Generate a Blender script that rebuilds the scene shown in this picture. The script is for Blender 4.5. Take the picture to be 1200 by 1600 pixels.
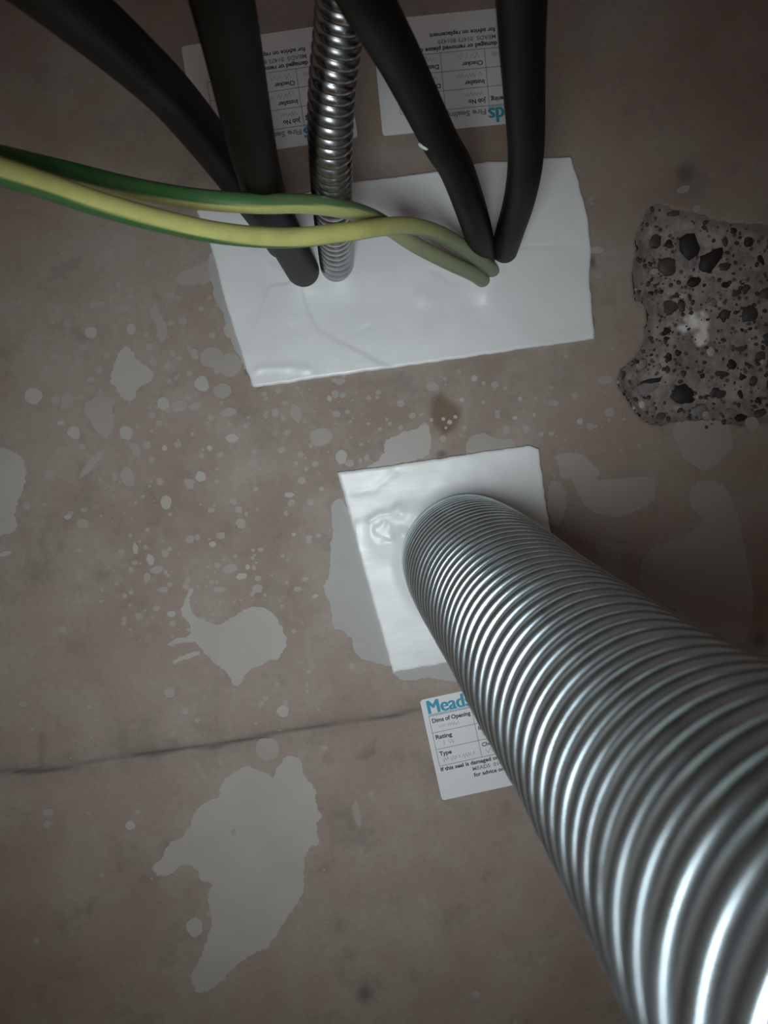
import bpy, bmesh, math, random
import numpy as np
from mathutils import Vector, Matrix, noise
from mathutils.geometry import tessellate_polygon

random.seed(7)
for o in list(bpy.data.objects):
    bpy.data.objects.remove(o)
S = bpy.context.scene
COL = S.collection

# ------------------------------------------------------------------ camera
cam_d = bpy.data.cameras.new('camera')
cam = bpy.data.objects.new('camera', cam_d)
COL.objects.link(cam)
R3 = Matrix([[0.99027, 0.13917, -0.0], [-0.00971, 0.06908, -0.99756], [-0.13883, 0.98786, 0.06976]])
cam.matrix_world = Matrix.Translation((0, -0.52, 1.40)) @ R3.to_4x4()
cam_d.sensor_fit = 'VERTICAL'
cam_d.sensor_height = 24.0
cam_d.sensor_width = 18.0
cam_d.lens = 18.0                       # 1200 px on a 1600 px high frame
cam_d.clip_start = 0.01
cam_d.dof.use_dof = True
cam_d.dof.focus_distance = 0.50
cam_d.dof.aperture_fstop = 11.0
S.camera = cam

# ------------------------------------------------------------------ light
world = bpy.data.worlds.new('dim_room')
S.world = world
world.use_nodes = True
wb = world.node_tree.nodes['Background']
wb.inputs[0].default_value = (1.0, 0.78, 0.68, 1)
wb.inputs[1].default_value = 0.075

def aim(o, target):
    d = Vector(target) - o.location
    o.rotation_euler = d.to_track_quat('-Z', 'Y').to_euler()

tl = bpy.data.lights.new('torch_lamp', 'SPOT')     # hand torch held below and left of the camera
tl.energy = 6.6
tl.color = (0.93, 1.0, 1.02)
tl.spot_size = math.radians(97)
tl.spot_blend = 1.0
tl.shadow_soft_size = 0.07
torch = bpy.data.objects.new('torch_lamp', tl)
COL.objects.link(torch)
torch.location = (-0.025, -0.50, 1.318)
aim(torch, (-0.03, 0, 1.318))

S.view_settings.view_transform = 'Standard'
S.view_settings.look = 'None'
S.view_settings.exposure = 0.0
S.view_settings.gamma = 1.0
S.view_settings.use_curve_mapping = False

# ------------------------------------------------------------------ helpers
def link(name, me, mat=None, parent=None, smooth=True):
    o = bpy.data.objects.new(name, me)
    COL.objects.link(o)
    if mat is not None and not me.materials:
        me.materials.append(mat)
    if parent is not None:
        o.parent = parent
    if smooth and me.polygons:
        me.polygons.foreach_set('use_smooth', [True] * len(me.polygons))
    return o

def mesh_from(name, verts, faces):
    me = bpy.data.meshes.new(name)
    me.from_pydata([tuple(v) for v in verts], [], faces)
    me.update()
    return me

def tag(o, label, cat, group=None):
    o['label'] = label
    o['category'] = cat
    if group:
        o['group'] = group

def empty(name, loc, label, cat, group=None):
    o = bpy.data.objects.new(name, None)
    o.empty_display_size = 0.02
    o.location = loc
    COL.objects.link(o)
    tag(o, label, cat, group)
    return o

def mat(name, color=(0.5, 0.5, 0.5), rough=0.6, metal=0.0):
    m = bpy.data.materials.new(name)
    m.use_nodes = True
    b = m.node_tree.nodes['Principled BSDF']
    b.inputs['Base Color'].default_value = (*color, 1)
    b.inputs['Roughness'].default_value = rough
    b.inputs['Metallic'].default_value = metal
    return m

class NT:
    """small helper around a material's node tree"""
    def __init__(s, m):
        s.t = m.node_tree
        s.b = s.t.nodes['Principled BSDF']
    def n(s, kind, **kw):
        x = s.t.nodes.new(kind)
        for k, v in kw.items():
            setattr(x, k, v)
        return x
    def l(s, a, b):
        s.t.links.new(a, b)
    def coord(s):
        return s.n('ShaderNodeTexCoord').outputs['Object']
    def noise(s, vec, scale, detail=4, rough=0.55, stretch=None):
        if stretch:
            mp = s.n('ShaderNodeMapping')
            mp.inputs['Scale'].default_value = stretch
            s.l(vec, mp.inputs['Vector'])
            vec = mp.outputs[0]
        x = s.n('ShaderNodeTexNoise')
        x.inputs['Scale'].default_value = scale
        x.inputs['Detail'].default_value = detail
        x.inputs['Roughness'].default_value = rough
        s.l(vec, x.inputs['Vector'])
        return x.outputs['Fac']
    def ramp(s, fac, stops):
        x = s.n('ShaderNodeValToRGB')
        cr = x.color_ramp
        while len(cr.elements) < len(stops):
            cr.elements.new(0.5)
        for e, (p, c) in zip(cr.elements, stops):
            e.position = p
            e.color = (*c, 1) if not isinstance(c, (int, float)) else (c, c, c, 1)
        s.l(fac, x.inputs[0])
        return x.outputs[0]
    def mix(s, fac, a, b, mode='MIX'):
        x = s.n('ShaderNodeMix', data_type='RGBA', blend_type=mode)
        for sock, v in ((x.inputs[0], fac), (x.inputs[6], a), (x.inputs[7], b)):
            if isinstance(v, (int, float)):
                sock.default_value = v
            elif isinstance(v, tuple):
                sock.default_value = (*v, 1)
            else:
                s.l(v, sock)
        return x.outputs[2]
    def attr(s, name):
        return s.n('ShaderNodeAttribute', attribute_name=name).outputs['Fac']
    def bump(s, h, strength=0.3, dist=0.001):
        x = s.n('ShaderNodeBump')
        x.inputs['Strength'].default_value = strength
        x.inputs['Distance'].default_value = dist
        s.l(h, x.inputs['Height'])
        s.l(x.outputs[0], s.b.inputs['Normal'])

# ------------------------------------------------------------------ materials
def concrete_material():
    m = mat('brown_concrete', rough=0.75)
    k = NT(m)
    c = k.coord()
    big = k.noise(c, 5.0, 5, 0.6)
    col = k.ramp(big, [(0.30, (0.225, 0.172, 0.140)), (0.50, (0.275, 0.219, 0.182)), (0.70, (0.310, 0.263, 0.225))])
    mid = k.noise(c, 17.0, 6, 0.65)
    col = k.mix(k.ramp(mid, [(0.40, 0.0), (0.66, 0.85)]), col, (0.330, 0.294, 0.256))
    red = k.noise(c, 9.0, 4, 0.6)
    col = k.mix(k.ramp(red, [(0.46, 0.0), (0.70, 0.5)]), col, (0.275, 0.205, 0.172))
    drk = k.noise(c, 24.0, 7, 0.7)
    col = k.mix(k.ramp(drk, [(0.26, 0.75), (0.47, 0.0)]), col, (0.150, 0.125, 0.110))
    fine = k.noise(c, 240.0, 4, 0.6)
    col = k.mix(k.ramp(fine, [(0.2, 0.35), (0.75, 0.0)]), col, (0.16, 0.135, 0.12))
    col = k.mix(k.attr('groove'), col, (0.085, 0.076, 0.068))
    col = k.mix(k.attr('rust'), col, (0.150, 0.105, 0.068))
    col = k.mix(k.attr('pale'), col, (0.36, 0.345, 0.325))
    k.l(col, k.b.inputs['Base Color'])
    k.l(k.ramp(mid, [(0.3, 0.85), (0.7, 0.6)]), k.b.inputs['Roughness'])
    k.bump(k.mix(0.6, mid, fine), 0.35, 0.0012)
    return m

def splash_material(name, col, var):
    m = mat(name, rough=0.6)
    k = NT(m)
    c = k.coord()
    n1 = k.noise(c, 22.0, 5, 0.6)
    out = k.mix(k.ramp(n1, [(0.3, 0.0), (0.7, 1.0)]), col, var)
    k.l(out, k.b.inputs['Base Color'])
    k.bump(k.noise(c, 120.0, 3), 0.15, 0.0006)
    return m

def mastic_material():
    m = mat('white_mastic', rough=0.38)
    k = NT(m)
    c = k.coord()
    n1 = k.noise(c, 14.0, 5, 0.6)
    col = k.ramp(n1, [(0.3, (0.66, 0.69, 0.70)), (0.7, (0.75, 0.78, 0.79))])
    n2 = k.noise(c, 34.0, 6, 0.7)
    col = k.mix(k.ramp(n2, [(0.27, 0.30), (0.38, 0.0)]), col, (0.45, 0.46, 0.46))
    k.l(col, k.b.inputs['Base Color'])
    k.l(k.ramp(n1, [(0.3, 0.26), (0.7, 0.48)]), k.b.inputs['Roughness'])
    k.bump(k.mix(0.5, k.noise(c, 30.0, 3), k.noise(c, 60.0, 4, 0.5, (1, 1, 3))), 0.22, 0.0016)
    return m

def steel_material(name, base, rough):
    m = mat(name, base, rough, 1.0)
    k = NT(m)
    c = k.coord()
    n1 = k.noise(c, 60.0, 5, 0.6)
    k.l(k.ramp(n1, [(0.35, tuple(v * 0.80 for v in base)), (0.65, base)]), k.b.inputs['Base Color'])
    k.l(k.ramp(n1, [(0.3, rough + 0.10), (0.7, rough - 0.04)]), k.b.inputs['Roughness'])
    return m

def cable_material():
    m = mat('black_sheath', rough=0.5)
    k = NT(m)
    c = k.coord()
    n1 = k.noise(c, 90.0, 5, 0.6)
    col = k.ramp(n1, [(0.3, (0.006, 0.005, 0.004)), (0.7, (0.011, 0.009, 0.008))])
    col = k.mix(k.attr('dust_shade'), col, (0.085, 0.088, 0.080))
    k.l(col, k.b.inputs['Base Color'])
    k.bump(n1, 0.12, 0.0004)
    k.b.inputs['Specular IOR Level'].default_value = 0.12
    return m

def earth_material():
    m = mat('green_yellow_insulation', rough=0.45)
    k = NT(m)
    s = k.attr('stripe')
    col = k.mix(s, (0.030, 0.150, 0.040), (0.64, 0.65, 0.22))
    n1 = k.noise(k.coord(), 70.0, 5, 0.6)
    col = k.mix(k.ramp(n1, [(0.35, 0.0), (0.75, 0.35)]), col, (0.20, 0.20, 0.09))
    col = k.mix(k.attr('dust_shade'), col, (0.195, 0.225, 0.150))
    k.l(col, k.b.inputs['Base Color'])
    return m

def rubble_material():
    m = mat('broken_concrete', rough=0.9)
    k = NT(m)
    c = k.coord()
    n1 = k.noise(c, 60.0, 6, 0.7)
    col = k.ramp(n1, [(0.30, (0.13, 0.112, 0.104)), (0.50, (0.26, 0.235, 0.222)), (0.72, (0.40, 0.375, 0.35))])
    n2 = k.noise(c, 25.0, 4, 0.6)
    col = k.mix(k.ramp(n2, [(0.5, 0.0), (0.7, 0.5)]), col, (0.150, 0.105, 0.105))
    v = k.n('ShaderNodeTexVoronoi')
    v.inputs['Scale'].default_value = 170.0
    k.l(c, v.inputs['Vector'])
    col = k.mix(k.ramp(v.outputs['Distance'], [(0.16, 0.85), (0.32, 0.0)]), col, (0.05, 0.042, 0.04))
    col = k.mix(k.attr('rim'), col, (0.175, 0.140, 0.122))
    col = k.mix(k.attr('powder'), col, (0.80, 0.79, 0.77))
    k.l(col, k.b.inputs['Base Color'])
    k.bump(n1, 0.6, 0.002)
    return m

M_WALL = concrete_material()
M_SPL = splash_material('grey_splash', (0.370, 0.355, 0.335), (0.330, 0.310, 0.288))
M_SPL_F = splash_material('faint_splash', (0.315, 0.290, 0.266), (0.290, 0.262, 0.238))
M_SPL_G = splash_material('cool_grey_splash', (0.345, 0.350, 0.340), (0.315, 0.310, 0.298))
M_MAST = mastic_material()
M_DUCT = steel_material('galvanised_steel', (0.70, 0.84, 0.91), 0.26)
M_COND = steel_material('dull_steel', (0.42, 0.43, 0.44), 0.27)
M_CAB = cable_material()
M_EARTH = earth_material()
M_RUB = rubble_material()
M_PAPER = mat('white_sticker', (0.64, 0.65, 0.67), 0.5)
M_INK = mat('black_ink', (0.035, 0.038, 0.045), 0.6)
M_LINE = mat('grey_line_ink', (0.16, 0.17, 0.19), 0.6)
M_PEN = mat('faded_pen', (0.30, 0.31, 0.36), 0.6)
M_TEAL = mat('teal_ink', (0.030, 0.270, 0.400), 0.5)
M_TEAL_L = mat('pale_teal_ink', (0.30, 0.47, 0.55), 0.5)
M_SLATE = mat('slate_ink', (0.17, 0.24, 0.29), 0.6)
def stone_mat(name, a, b, rough=0.6):
    m = mat(name, rough=rough)
    k = NT(m)
    n1 = k.noise(k.coord(), 1.6, 4, 0.6)
    k.l(k.ramp(n1, [(0.3, a), (0.7, b)]), k.b.inputs['Base Color'])
    return m
STONE = {
    'k': stone_mat('black_flint', (0.010, 0.008, 0.007), (0.020, 0.016, 0.014), 0.65),
    'd': stone_mat('dark_flint', (0.030, 0.027, 0.025), (0.060, 0.052, 0.048)),
    'm': stone_mat('maroon_stone', (0.060, 0.036, 0.034), (0.095, 0.062, 0.060)),
    'g': stone_mat('grey_stone', (0.15, 0.14, 0.14), (0.24, 0.225, 0.22)),
    'w': stone_mat('pale_stone', (0.34, 0.33, 0.31), (0.50, 0.49, 0.47), 0.8),
}

# ------------------------------------------------------------------ geometry helpers
def chaikin(p, n=2):
    p = [np.array(q, float) for q in p]
    for _ in range(n):
        q = []
        for i in range(len(p)):
            a, b = p[i], p[(i + 1) % len(p)]
            q += [a * 0.75 + b * 0.25, a * 0.25 + b * 0.75]
        p = q
    return np.array(p)

def in_poly(px, pz, poly):
    x, z = np.asarray(px, float), np.asarray(pz, float)
    r = np.zeros(x.shape, bool)
    n = len(poly)
    for i in range(n):
        x1, z1 = poly[i]
        x2, z2 = poly[(i + 1) % n]
        c = (z1 > z) != (z2 > z)
        with np.errstate(divide='ignore', invalid='ignore'):
            xi = (x2 - x1) * (z - z1) / (z2 - z1 + 1e-12) + x1
        r ^= c & (x < xi)
    return r

def seg_dist(x, z, pts, closed=False):
    d = np.full(np.shape(x), 1e9)
    n = len(pts)
    for i in range(n if closed else n - 1):
        ax, az = pts[i]
        bx, bz = pts[(i + 1) % n]
        L = (bx - ax) ** 2 + (bz - az) ** 2 + 1e-12
        t = np.clip(((x - ax) * (bx - ax) + (z - az) * (bz - az)) / L, 0, 1)
        d = np.minimum(d, np.hypot(x - ax - t * (bx - ax), z - az - t * (bz - az)))
    return d

def plate(bm, pts, y0, y1):
    """thin plate in the wall plane: outline pts (mm), from y0 out to y1 (metres)"""
    top = [bm.verts.new((p[0] / 1000, y1, p[1] / 1000)) for p in pts]
    bot = [bm.verts.new((p[0] / 1000, y0, p[1] / 1000)) for p in pts]
    n = len(pts)
    area = sum(pts[i][0] * pts[(i + 1) % n][1] - pts[(i + 1) % n][0] * pts[i][1] for i in range(n))
    order = list(range(n)) if area > 0 else list(range(n))[::-1]
    tri = tessellate_polygon([[Vector((pts[i][0], pts[i][1], 0)) for i in order]])
    for a, b, c in tri:
        q = [order[a], order[b], order[c]]
        ar = ((pts[q[1]][0] - pts[q[0]][0]) * (pts[q[2]][1] - pts[q[0]][1]) - (pts[q[2]][0] - pts[q[0]][0]) * (pts[q[1]][1] - pts[q[0]][1]))
        if abs(ar) < 1e-7:
            continue
        bm.faces.new([top[i] for i in (q if ar > 0 else q[::-1])])
    for j in range(n):
        a, b = order[j], order[(j + 1) % n]
        bm.faces.new([bot[a], bot[b], top[b], top[a]])

def bm_obj(name, bm, m, parent=None, smooth=False):
    bmesh.ops.triangulate(bm, faces=[f for f in bm.faces if len(f.verts) > 4])
    me = bpy.data.meshes.new(name)
    bm.to_mesh(me)
    bm.free()
    return link(name, me, m, parent, smooth)

def run_on(ctrl, L):
    """carry the run on past the frame"""
    a, b = np.array(ctrl[-2], float), np.array(ctrl[-1], float)
    d = (b - a) / np.linalg.norm(b - a)
    return list(ctrl) + [tuple(b + d * L * 0.5), tuple(b + d * L)]

def spline(ctrl, n):
    """Catmull-Rom through ctrl, resampled to n points evenly spaced in length"""
    P = [np.array(c, float) for c in ctrl]
    P = [2 * P[0] - P[1]] + P + [2 * P[-1] - P[-2]]
    out = []
    for i in range(1, len(P) - 2):
        p0, p1, p2, p3 = P[i - 1:i + 3]
        for t in np.linspace(0, 1, 40, endpoint=False):
            out.append(0.5 * ((2 * p1) + (-p0 + p2) * t + (2 * p0 - 5 * p1 + 4 * p2 - p3) * t * t
                              + (-p0 + 3 * p1 - 3 * p2 + p3) * t ** 3))
    out.append(P[-2])
    return resample(np.array(out), n)

def resample(c, n):
    s = np.r_[0, np.cumsum(np.linalg.norm(np.diff(c, axis=0), axis=1))]
    u = np.linspace(0, s[-1], n)
    return np.stack([np.interp(u, s, c[:, k]) for k in range(3)], 1), u

def sweep(name, path, rad, nseg, ref=(0, 0, 1), cap=True):
    """tube along path (mm); rad(i, theta array) -> radius in mm. returns mesh, (i,theta) arrays"""
    n = len(path)
    T = np.gradient(path, axis=0)
    T /= np.linalg.norm(T, axis=1)[:, None]
    N = np.array(ref, float)
    verts = []
    th = np.linspace(0, 2 * math.pi, nseg, endpoint=False)
    for i in range(n):
        N = N - T[i] * (N @ T[i])
        N /= np.linalg.norm(N)
        B = np.cross(T[i], N)
        r = rad(i, th)
        verts.append(path[i] + (np.cos(th) * r)[:, None] * N + (np.sin(th) * r)[:, None] * B)
    V = np.concatenate(verts) / 1000.0
    F = []
    for i in range(n - 1):
        a, b = i * nseg, (i + 1) * nseg
        for j in range(nseg):
            k = (j + 1) % nseg
            F.append((a + j, a + k, b + k, b + j))
    if cap:
        F.append(tuple(range(nseg))[::-1])
        F.append(tuple(range((n - 1) * nseg, n * nseg)))
    me = mesh_from(name, V, F)
    return me

def set_attr(me, name, vals):
    a = me.attributes.new(name, 'FLOAT', 'POINT')
    a.data.foreach_set('value', np.asarray(vals, np.float32))

# ------------------------------------------------------------------ wall
RUB_POLY = chaikin([(208.6,1540.4), (218.5,1533.9), (234.6,1530.5), (241.1,1525.0), (257.1,1520.3), (279.3,1516.5), (297.7,1513.2), (304.4,1486.2), (296.2,1440.5), (295.0,1393.2), (278.6,1384.8), (261.1,1390.2), (252.3,1387.2), (239.7,1392.6), (231.0,1390.2), (218.9,1389.5), (210.1,1396.7), (200.7,1398.1), (193.2,1395.5), (184.1,1400.4), (177.9,1408.4), (174.1,1417.2), (169.0,1425.1), (170.3,1435.6), (176.6,1438.2), (183.3,1444.4), (190.1,1451.7), (191.2,1460.9), (194.7,1471.0), (192.1,1479.5), (185.8,1481.6), (187.7,1502.3), (192.5,1513.2), (191.1,1521.5), (198.1,1530.9), (202.5,1538.3)], 1)
GROOVE = [(-341.2,1224.5), (-288.0,1222.3), (-261.6,1219.9), (-244.0,1218.2), (-198.8,1221.4), (-140.9,1219.9), (-95.8,1222.1), (-55.4,1223.2), (-19.8,1222.6), (7.3,1224.6)]
GROOVE_V = [(-260.1,1221.0), (-255.8,1243.3)]
RUST = [(41.3,1435.3), (47.9,1438.7), (53.1,1432.4), (61.8,1426.0), (61.1,1420.5), (55.8,1413.4), (49.9,1408.2), (45.6,1408.8), (40.3,1418.2), (39.6,1425.7)]
RUST2 = [(-68.2,1197.0), (-46.0,1226.8), (-25.6,1225.7), (-28.8,1196.9), (-50.8,1193.6)]
HOLE = [(229.9,1559.1), (245.7,1239.6), (-60.4,1024.6)]

NOTCH = [(-90.1,1534.4,2.2,3.5),
    (-88.2,1527.5,2.2,3.0),
    (-76.5,1471.9,1.7,3.9),
    (-85.8,1517.8,1.3,2.6),
    (160.3,1510.1,1.7,3.5),
    (44.0,1397.3,3.0,1.7),
    (73.1,1396.2,5.2,1.7),
    (-71.5,1458.8,1.3,1.3),
    (156.1,1471.7,1.7,2.2)]

def build_wall():
    gx = np.r_[np.arange(-1.3, -0.36, 0.047), np.arange(-0.36, 0.34, 0.0022), np.arange(0.34, 1.31, 0.047)] * 1000
    gz = np.r_[np.arange(0.0, 0.93, 0.047), np.arange(0.93, 1.76, 0.0022), np.arange(1.76, 2.7, 0.047)] * 1000
    X, Z = np.meshgrid(gx, gz)
    Y = np.zeros_like(X)
    fx = (X > -380) & (X < 360) & (Z > 910) & (Z < 1780)
    ins = in_poly(X, Z, RUB_POLY)
    d = seg_dist(X, Z, RUB_POLY, True)
    Y = np.where(ins, 14.0 * np.clip((d + 0.3) / 2.0, 0, 1), Y)       # +y = into the wall
    jit = np.array([noise.noise(Vector((x * 0.03, z * 0.03, 3.1))) for x, z in zip(X[fx], Z[fx])])
    J = np.zeros_like(X)
    J[fx] = jit
    dg = seg_dist(X, Z + J * 2.5, GROOVE)
    fade = np.clip((120 - (X + 0)) / 160, 0.25, 1)
    g = np.exp(-(dg / (1.3 + 0.9 * J)) ** 2) * np.clip(0.72 + 0.8 * J, 0.25, 1)
    dv = seg_dist(X, Z, GROOVE_V)
    g = np.maximum(g, 0.35 * np.exp(-(dv / 2.6) ** 2))
    for hx, hz in HOLE:
        dh = np.hypot(X - hx + 3 * J, Z - hz)
        g = np.maximum(g, 0.75 * np.clip(1.25 - dh / 7.0, 0, 1))
    for hx, hz, rx_, rz_ in NOTCH:
        q = np.hypot((X - hx + 1.5 * J) / rx_, (Z - hz) / rz_)
        g = np.maximum(g, 0.9 * np.clip(1.6 - q, 0, 1))
    Y += g * 1.2
    soft = 0.16 * np.exp(-(dg / 9.0) ** 2)                            # dirt along the shutter line
    g2 = np.clip(g * 0.95 + soft, 0, 1)
    rin = in_poly(X + 3 * J, Z + 2 * J, chaikin(RUST, 1))
    dr = seg_dist(X + 3 * J, Z + 2 * J, RUST, True)
    rust = np.where(rin, np.clip(0.25 + dr / 4.0, 0, 1), np.clip(0.25 - dr / 10, 0, 1))
    Y += np.where(rin, np.clip(dr / 3.0, 0, 1) * (1.6 + 1.5 * J), 0)
    rin2 = in_poly(X, Z, RUST2)
    rust = np.maximum(rust, np.where(rin2, np.clip(0.30 + 1.6 * J, 0, 0.85), 0))
    pale = np.zeros_like(X)
    nx, nz = len(gx), len(gz)
    V = np.stack([X / 1000, Y / 1000, Z / 1000], -1).reshape(-1, 3)
    idx = np.arange(nx * nz).reshape(nz, nx)
    F = np.stack([idx[:-1, :-1], idx[:-1, 1:], idx[1:, 1:], idx[1:, :-1]], -1).reshape(-1, 4)
    # skirt back to 0.2 m so that the wall has thickness
    rim = np.r_[idx[0, :], idx[1:, -1], idx[-1, -2::-1], idx[-2:0:-1, 0]]
    back = V[rim].copy()
    back[:, 1] = 0.2
    nb = len(V)
    m = len(rim)
    F2 = [(int(rim[i]), nb + i, nb + (i + 1) % m, int(rim[(i + 1) % m])) for i in range(m)]
    me = mesh_from('wall_back', np.r_[V, back], F.tolist() + F2 + [tuple(range(nb, nb + m))])
    z = np.zeros(m)
    set_attr(me, 'groove', np.r_[g2.ravel(), z])
    set_attr(me, 'rust', np.r_[rust.ravel(), z])
    set_attr(me, 'pale', np.r_[pale.ravel(), z])
    o = link('wall_back', me, M_WALL)
    o['kind'] = 'structure'
    o['label'] = 'bare brownish concrete wall spattered with dried grey splashes'
    return o

wall = build_wall()

# dried splashes: thin crusts on the concrete
LAYER = [0]
def layer():
    LAYER[0] += 1
    return -(0.00022 + LAYER[0] * 0.0000025)
def splash(pts, m, t=0.35, sm=1, name='dried_splash'):
    bm = bmesh.new()
    p = chaikin(pts, sm)
    d_ = []
    for a, b in zip(p, np.roll(p, -1, axis=0)):
        m_n = max(1, int(np.hypot(*(b - a)) / 0.9))
        d_ += [a + (b - a) * k / m_n for k in range(m_n)]
    p = d_
    q = []
    for x, z in p:
        dx = dz = 0.0
        for f, a in ((0.12, 1.2), (0.45, 1.0), (1.1, 0.7)):
            dx += a * noise.noise(Vector((x * f, z * f, 1.7)))
            dz += a * noise.noise(Vector((x * f, z * f, 8.2)))
        q.append((x + dx, z + dz))
    p = q
    plate(bm, p, 0.001, layer())
    return bm_obj(name, bm, m, wall)

BIG = [
    (M_SPL, [(-141.0,1190.0), (-130.9,1197.8), (-118.8,1203.4), (-112.9,1198.0), (-104.3,1195.8), (-101.1,1190.0), (-97.2,1201.0), (-88.2,1205.9), (-80.1,1199.7), (-80.3,1188.2), (-74.0,1180.3), (-76.0,1166.7), (-70.4,1159.0), (-77.8,1154.2), (-76.9,1137.8), (-84.4,1140.0), (-89.8,1126.8), (-94.3,1103.9), (-106.3,1091.5), (-120.6,1072.2), (-142.5,1063.5), (-152.5,1057.8), (-160.6,1049.5), (-175.4,1042.5), (-181.1,1047.2), (-180.3,1059.5), (-171.1,1070.1), (-161.1,1090.0), (-159.7,1099.3), (-160.9,1113.6), (-154.8,1123.3), (-163.8,1123.5), (-163.1,1135.1), (-176.1,1138.9), (-181.5,1133.1), (-190.8,1131.6), (-196.3,1139.9), (-185.2,1145.3), (-185.2,1152.3), (-165.8,1161.2), (-158.9,1176.4), (-149.2,1180.8), (-139.9,1182.9)]),
    (M_SPL, [(-137.8,1331.2), (-135.7,1330.9), (-141.1,1317.2), (-136.8,1309.8), (-129.6,1306.6), (-121.5,1301.6), (-114.1,1306.6), (-99.9,1312.4), (-87.1,1309.5), (-80.1,1297.3), (-77.7,1283.5), (-83.4,1275.3), (-97.4,1270.5), (-108.8,1268.8), (-114.4,1258.2), (-119.0,1260.0), (-122.0,1269.5), (-129.7,1277.4), (-137.0,1287.4), (-141.4,1294.4), (-159.4,1292.9), (-158.9,1295.5), (-141.9,1298.2), (-142.5,1308.4), (-147.9,1313.2), (-142.4,1322.9)]),
    (M_SPL, [(-157.6,1283.2), (-143.8,1286.2), (-138.2,1286.5), (-139.3,1283.7), (-151.3,1280.9), (-157.6,1280.5)]),
    (M_SPL, [(-273.3,1454.3), (-249.3,1442.7), (-237.3,1436.7), (-233.2,1429.2), (-238.3,1412.5), (-248.3,1398.6), (-245.6,1389.5), (-250.6,1385.8), (-259.7,1383.8), (-284.7,1390.6)]),
    (M_SPL, [(-156.6,1498.4), (-151.4,1495.1), (-148.9,1486.3), (-139.4,1478.5), (-141.5,1472.0), (-151.6,1469.5), (-155.1,1461.4), (-163.7,1462.2), (-165.4,1471.4), (-169.0,1475.8), (-165.1,1486.4)]),
    (M_SPL_F, [(-189.0,1463.6), (-177.9,1467.8), (-167.1,1464.8), (-171.3,1455.1), (-170.7,1443.2), (-178.4,1438.4), (-183.8,1445.0), (-187.7,1454.2)]),
    (M_SPL_F, [(-129.8,1524.4), (-129.1,1513.3), (-124.5,1508.4), (-128.5,1497.9), (-132.8,1495.3), (-132.6,1507.0), (-135.9,1516.3)]),
    (M_SPL_F, [(-185.1,1431.1), (-181.6,1429.5), (-187.7,1421.7), (-197.1,1415.0), (-200.6,1415.0), (-195.8,1422.9)]),
    (M_SPL_F, [(-116.8,1539.0), (-94.5,1544.3), (-88.6,1547.7), (-89.6,1537.3), (-94.5,1530.6), (-105.3,1530.0), (-113.6,1531.8)]),
    (M_SPL_F, [(200.3,1395.3), (215.6,1396.0), (237.2,1393.0), (241.1,1382.3), (239.3,1372.4), (228.1,1363.7), (220.4,1359.7), (213.6,1364.3), (205.7,1372.7), (201.3,1385.0)]),
    (M_SPL_F, [(118.4,1386.4), (132.9,1386.6), (140.9,1380.3), (149.9,1369.6), (143.5,1365.4), (160.9,1364.4), (184.1,1362.6), (186.2,1355.0), (180.3,1342.6), (168.5,1341.4), (165.1,1337.4), (143.4,1340.5), (134.6,1352.0), (131.1,1359.8), (129.9,1367.3), (120.0,1370.2), (122.5,1378.6)]),
    (M_SPL_F, [(113.2,1368.2), (119.8,1368.7), (125.4,1360.6), (122.5,1349.3), (119.8,1339.4), (111.4,1336.2), (110.5,1352.5)]),
    (M_SPL_F, [(210.4,1355.3), (229.8,1352.5), (236.3,1337.7), (238.6,1325.6), (241.1,1307.5), (241.4,1289.7), (244.5,1269.8), (239.2,1248.1), (228.8,1234.5), (213.8,1247.2), (185.3,1270.7), (165.2,1288.5), (168.6,1304.4), (177.2,1315.1), (187.6,1316.6), (204.2,1320.1), (217.1,1327.2), (208.9,1335.7), (206.3,1344.9)]),
    (M_SPL_F, [(137.0,1323.7), (151.4,1320.9), (158.2,1316.3), (154.6,1310.9), (157.5,1298.6), (148.5,1296.9), (142.3,1306.7)]),
    (M_SPL_G, [(-35.4,1371.5), (-30.9,1376.2), (-27.0,1376.1), (-15.5,1354.8), (-0.5,1274.7), (1.5,1255.5), (-9.2,1257.0), (-26.8,1264.3), (-32.1,1269.0), (-34.7,1285.1), (-47.2,1290.0), (-43.3,1301.2), (-48.4,1316.8), (-42.5,1327.6), (-40.6,1342.9), (-35.1,1357.6)]),
    (M_SPL_G, [(-11.9,1254.2), (4.8,1256.6), (31.4,1257.5), (41.4,1238.7), (29.1,1240.4), (14.3,1246.5), (-1.4,1245.6), (-8.5,1250.6)]),
    (M_SPL, [(7.0,1411.4), (15.8,1414.4), (26.7,1415.9), (38.7,1419.8), (38.2,1408.5), (35.5,1396.7), (19.1,1393.7), (-9.8,1394.7), (-1.7,1398.1), (3.8,1399.6)]),
    (M_SPL_F, [(65.9,1406.9), (75.8,1406.6), (85.7,1400.1), (94.2,1401.0), (93.9,1393.1), (80.0,1392.0), (63.1,1391.3), (59.4,1397.9)]),
    (M_SPL_G, [(-92.7,1550.3), (-83.4,1547.0), (-73.4,1486.4), (-73.0,1460.7), (-82.3,1479.1), (-86.9,1505.3), (-92.9,1527.3)]),
]
for m_, pts in BIG:
    splash(pts, m_)

def drop_pts(x, z, rx, rz, rot=0.0, n=16, j=0.13):
    c, s_ = math.cos(rot), math.sin(rot)
    ph = random.random() * 10
    out = []
    for i in range(n):
        a = 2 * math.pi * i / n
        k = 1 + j * 2 * noise.noise(Vector((math.cos(a) * 1.3 + ph, math.sin(a) * 1.3, ph)))
        u, v = rx * k * math.cos(a), rz * k * math.sin(a)
        out.append((x + u * c - v * s_, z + u * s_ + v * c))
    return out

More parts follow.
